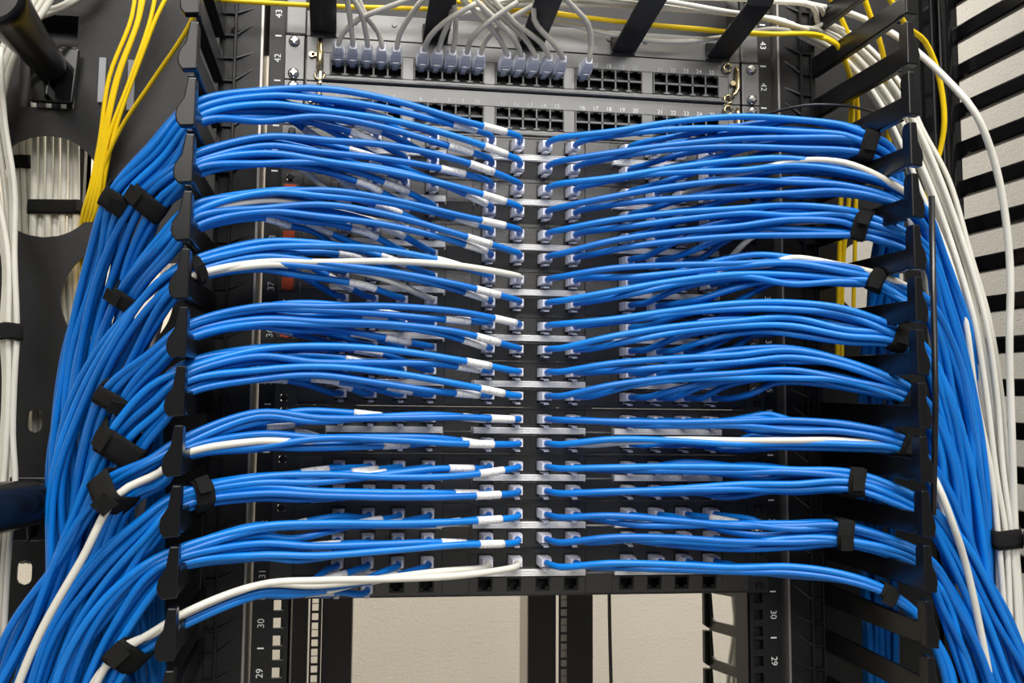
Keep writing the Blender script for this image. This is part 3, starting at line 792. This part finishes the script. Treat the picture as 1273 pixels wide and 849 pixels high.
# yellow, along the top
loose('fiber_cable', [(215,-20,-70),(260,-3,-40),(340,4,-32),(420,8,-28),(540,11,-28),(640,13,-28),(720,21,-28),(800,30,-28),(870,36,-28),(950,43,-34),(1000,42,-44),(1040,55,-50),(1052,80,-40),(1060,130,10),(1056,240,30),(1048,330,40),(1046,480,44)], YELLOW, 'yellow cable running along the top edge through the strap rings', None, r=2.3)
loose('fiber_cable', [(560,2,-22),(620,6,-22),(690,16,-22),(760,26,-22),(880,38,-22),(960,42,-50),(1020,44,-50),(1052,70,-20),(1066,130,20),(1064,260,34),(1060,420,40)], YELLOW, 'yellow cable behind the one that runs along the top edge', None, r=2.1)
for i, P in enumerate([
 [(1015,-30,-30),(1046,24,-10),(1062,70,0),(1058,140,20),(1048,200,34),(1044,300,40),(1040,460,44)],
 [(1065,-30,-60),(1082,20,-50),(1096,60,-40),(1104,130,-20),(1104,220,10),(1098,300,40),(1084,345,58),(1078,420,80)],
 [(1088,-30,-90),(1112,8,-90),(1126,32,-80),(1150,52,-60),(1166,90,-50),(1174,150,-40),(1168,190,-30),(1152,240,-20),(1140,330,0)]]):
    loose('fiber_cable', P, YELLOW, ['yellow cable behind the right upper fingers, nearest the rack post', 'yellow cable crossing behind the right upper fingers in their middle', 'yellow cable bulging out past the tips of the right upper fingers'][i], 'yellow cables at upper right', r=2.5)

# white, upper bundle through the rings and down the right
wr = random.Random(5)
TOPW = [
 [(560,-14),(640,2),(720,-2),(800,4),(880,14),(930,20),(975,26)], [(600,8),(660,-6),(760,2),(860,12),(940,20),(985,30)],
 [(640,-18),(740,-8),(830,2),(900,14),(960,24),(1000,36)], [(560,20),(620,8),(700,6),(760,6),(850,12),(930,18),(990,34)],
 [(500,-20),(620,-14),(700,-8),(800,-4),(900,-2),(960,2),(1010,8)], [(590,-20),(640,14),(715,32),(778,46),(840,52),(900,46),(960,36),(1000,40)], [(700,-24),(820,-14),(900,-8),(960,0),(1020,10)]]
DOWN = [(1012,36,-16),(1045,54,-4),(1078,84,-18),(1108,124,-34),(1130,168,-48),(1160,236,-62),(1190,320,-72),(1212,400,-76),(1226,490,-72),(1240,590,-70),(1250,665,-70),(1256,760,-70),(1262,900,-70)]
hang = []
for i in range(7):
    off = (i-3)
    P = [(x, y, (-16 if i == 5 else -34-(i % 3)*6)) for x, y in TOPW[i]]
    for j, (x, y, Y) in enumerate(DOWN):
        sp = 5.6 if j < 5 else (7.5 if j < 9 else 5.0)
        P.append((x+off*sp*(1.0 if j < 5 else .8)+wr.uniform(-1.5, 1.5), y-off*sp*(.55 if j < 6 else .1), Y-(i % 2)*7))
    hang.append(loose('white_cable', P, WHITE, 'off-white cable through the top rings to the right edge, %s of seven at the tie' % ORD[i], 'off-white cables at the right edge', r=2.45))
hang.append(loose('white_cable', [(950,-12,-40),(1000,4,-34),(1060,18,-28),(1110,42,-52),(1142,66,-72),(1180,102,-96),(1212,140,-110),(1236,200,-106),(1250,270,-100),(1256,340,-96),(1255,430,-90),(1258,540,-84),(1262,665,-78),(1268,780,-76),(1272,900,-76)], WHITE, 'off-white cable bowing farthest out right of the finger tips', 'off-white cables at the right edge', r=3.1))
wrap(hang, None, 668, 17, 'black tie around the off-white cables at the right edge', group='ties on off-white cables')
for i, P in enumerate([[(1128,160,-60),(1140,260,-60),(1160,350,-62),(1172,420,-60),(1180,520,-50)], [(1120,240,-50),(1136,290,-50),(1150,340,-30),(1160,440,-30)], [(1140,560,-96),(1164,600,-118),(1184,650,-122),(1200,700,-116),(1222,800,-112),(1240,900,-112)]]):
    loose('white_cable', P, WHITE, ['loose off-white cable among the upper blue cords outside the right fingers', 'short visible off-white cable between the blue cords under the second right bundle', 'loose off-white cable over the blue cords at lower right'][i], 'loose off-white cables', r=3.0)
loose('antenna_wire', [(925,150,-20),(960,140,-40),(1000,131,-60),(1045,131,-70),(1082,138,-60),(1110,150,-20)], BLACKC, 'thin black wire arching above the uppermost right blue bundle', None, r=1.4, category='wire')
# white cables at the far left, in front of the plate
left = []
LW = [(-22,60,-14,16),(-14,80,-8,20),(-6,100,-2,22),(4,120,4,14),(12,170,14,20),(16,150,10,8)]
for i, (x0, x1, x2, x3) in enumerate(LW):
    q = [(0,100+10*i),(0,0)]
    P = [(x0-46+6*i, 60, 16), (x0-10, 150, 10), (x0+2, 235, 4), (8+2.6*i-3, 320, 0), (3+3.6*i, 413, 0), (10+2.4*i-4, 470, 0), (12-2.6*(5-i)+4, 540, 0), (-6+5*i, 600, 0), (-20+6*i, 700, 0), (-30+6*i, 900, 0)]
    left.append(loose('white_cable', [(x, y, Y-(i % 3)*6) for x, y, Y in P], WHITE, 'off-white cable hanging at the left edge, %s of six from left at their tie' % ORD[i], 'off-white cables at the left edge', r=2.6))
wrap(left, None, 413, 15, 'black tie around the off-white cables at the left edge', group='ties on off-white cables')
for i in range(3):
    loose('white_cable', [(62+9*i, -30, 20-6*i), (36+9*i, 14, 22-6*i), (8+10*i, 50, 24-6*i), (-8+8*i, 100, 30), (-18+6*i, 180, 36), (-26+6*i, 300, 40)], WHITE, 'off-white cable curving round under the upper left spool, %s of three' % ORD[i], 'off-white cables round the spool', r=3.2)
for i in range(3):
    loose('white_cable', [(120+6*i, -34, 40), (92+3*i, -2, 40), (70+4*i, 10, 44), (40, 16+4*i, 50)], WHITE, 'off-white cable at the top edge beside the upper left spool, %s of three' % ORD[i], 'off-white cables above the spool', r=3.0)
# white cables behind the round plate holes
a = at(91, 230, 150); b = at(107, 230, 150)
tag(MB().box(a.x, b.x, 150, 165, fl, 140).box(b.x-3, b.x, 140, 165, fl, 140).build('slim_post', POWDER), 'slim black post behind the upper round hole, right of the tied cables', 'post')
bk = []; bk2 = []
for i in range(7):
    x = 42+9.3*i - (4 if i == 6 else 0)
    bk.append(loose('white_cable', [(x, 60, 92+(i % 2)*6), (x+1, 200, 92+(i % 2)*6), (x+wr.uniform(-1, 1), 262, 90+(i % 2)*6), (x-2, 330, 94), (x+1, 420, 96), (x, 700, 96)], WHITE, 'off-white cable behind the upper round hole, %s of seven in the front bundle' % ORD[i], 'off-white cables behind the round hole', r=3.6))
for i in range(4):
    x = 12+8.5*i
    bk2.append(loose('white_cable', [(x, 60, 112), (x, 195, 112), (x+3, 300, 114), (x, 420, 114), (x, 700, 114)], WHITE, 'off-white cable behind the upper round hole, %s of four in the rear bundle' % ORD[i], 'off-white cables behind the round hole', r=3.4))
wrap(bk, None, 258, 15, 'black tie around the front cables behind the round hole', group='ties on off-white cables', pad=1.2)
wrap(bk2, None, 202, 14, 'black tie around the rear cables behind the round hole', group='ties on off-white cables', pad=1.2)
for i in range(3):
    x = 84+8*i
    loose('white_cable', [(x+10, 270, 96), (x+2, 330, 98), (x, 380, 98), (x+6, 460, 98), (x+6, 700, 98)], WHITE, 'off-white cable behind the lower round hole, %s of three' % ORD[i], 'off-white cables behind the lower hole', r=3.4)
# pale cables between the blue bundles and the left fingers
for i in range(5):
    loose('white_cable', [(206+3*i, 330, 20), (192+3*i, 380, 10-4*i), (168+5*i, 440, 6), (150+6*i, 520, 4), (150+7*i, 620, 2), (164-3*i+4*(i % 2), 720, -2), (136+10*i, 800, 0), (120+14*i, 920, 0)], GREYC if i % 2 else WHITE,
      'pale cable hanging between the left fingers and the blue bundles, %s of five' % ORD[i], 'pale cables behind the left bundles', r=3.2)
# extra blue cords hanging behind the left-hand bundles from further up
for i in range(6):
    loose('blue_cable', [(150+9*i, 470, 22), (160+8*i, 560, 16), (172+6*i, 640, 12), (176+5*i, 740, 10), (170+7*i, 900, 8)], BLUE[i % 3],
      'blue cable dropping behind the lower left bundles, %s of six from left' % ORD[i], 'blue cables behind the lower left bundles', r=3.1)

for o in list(bpy.data.objects):
    if '_o' in o: del o['_o']
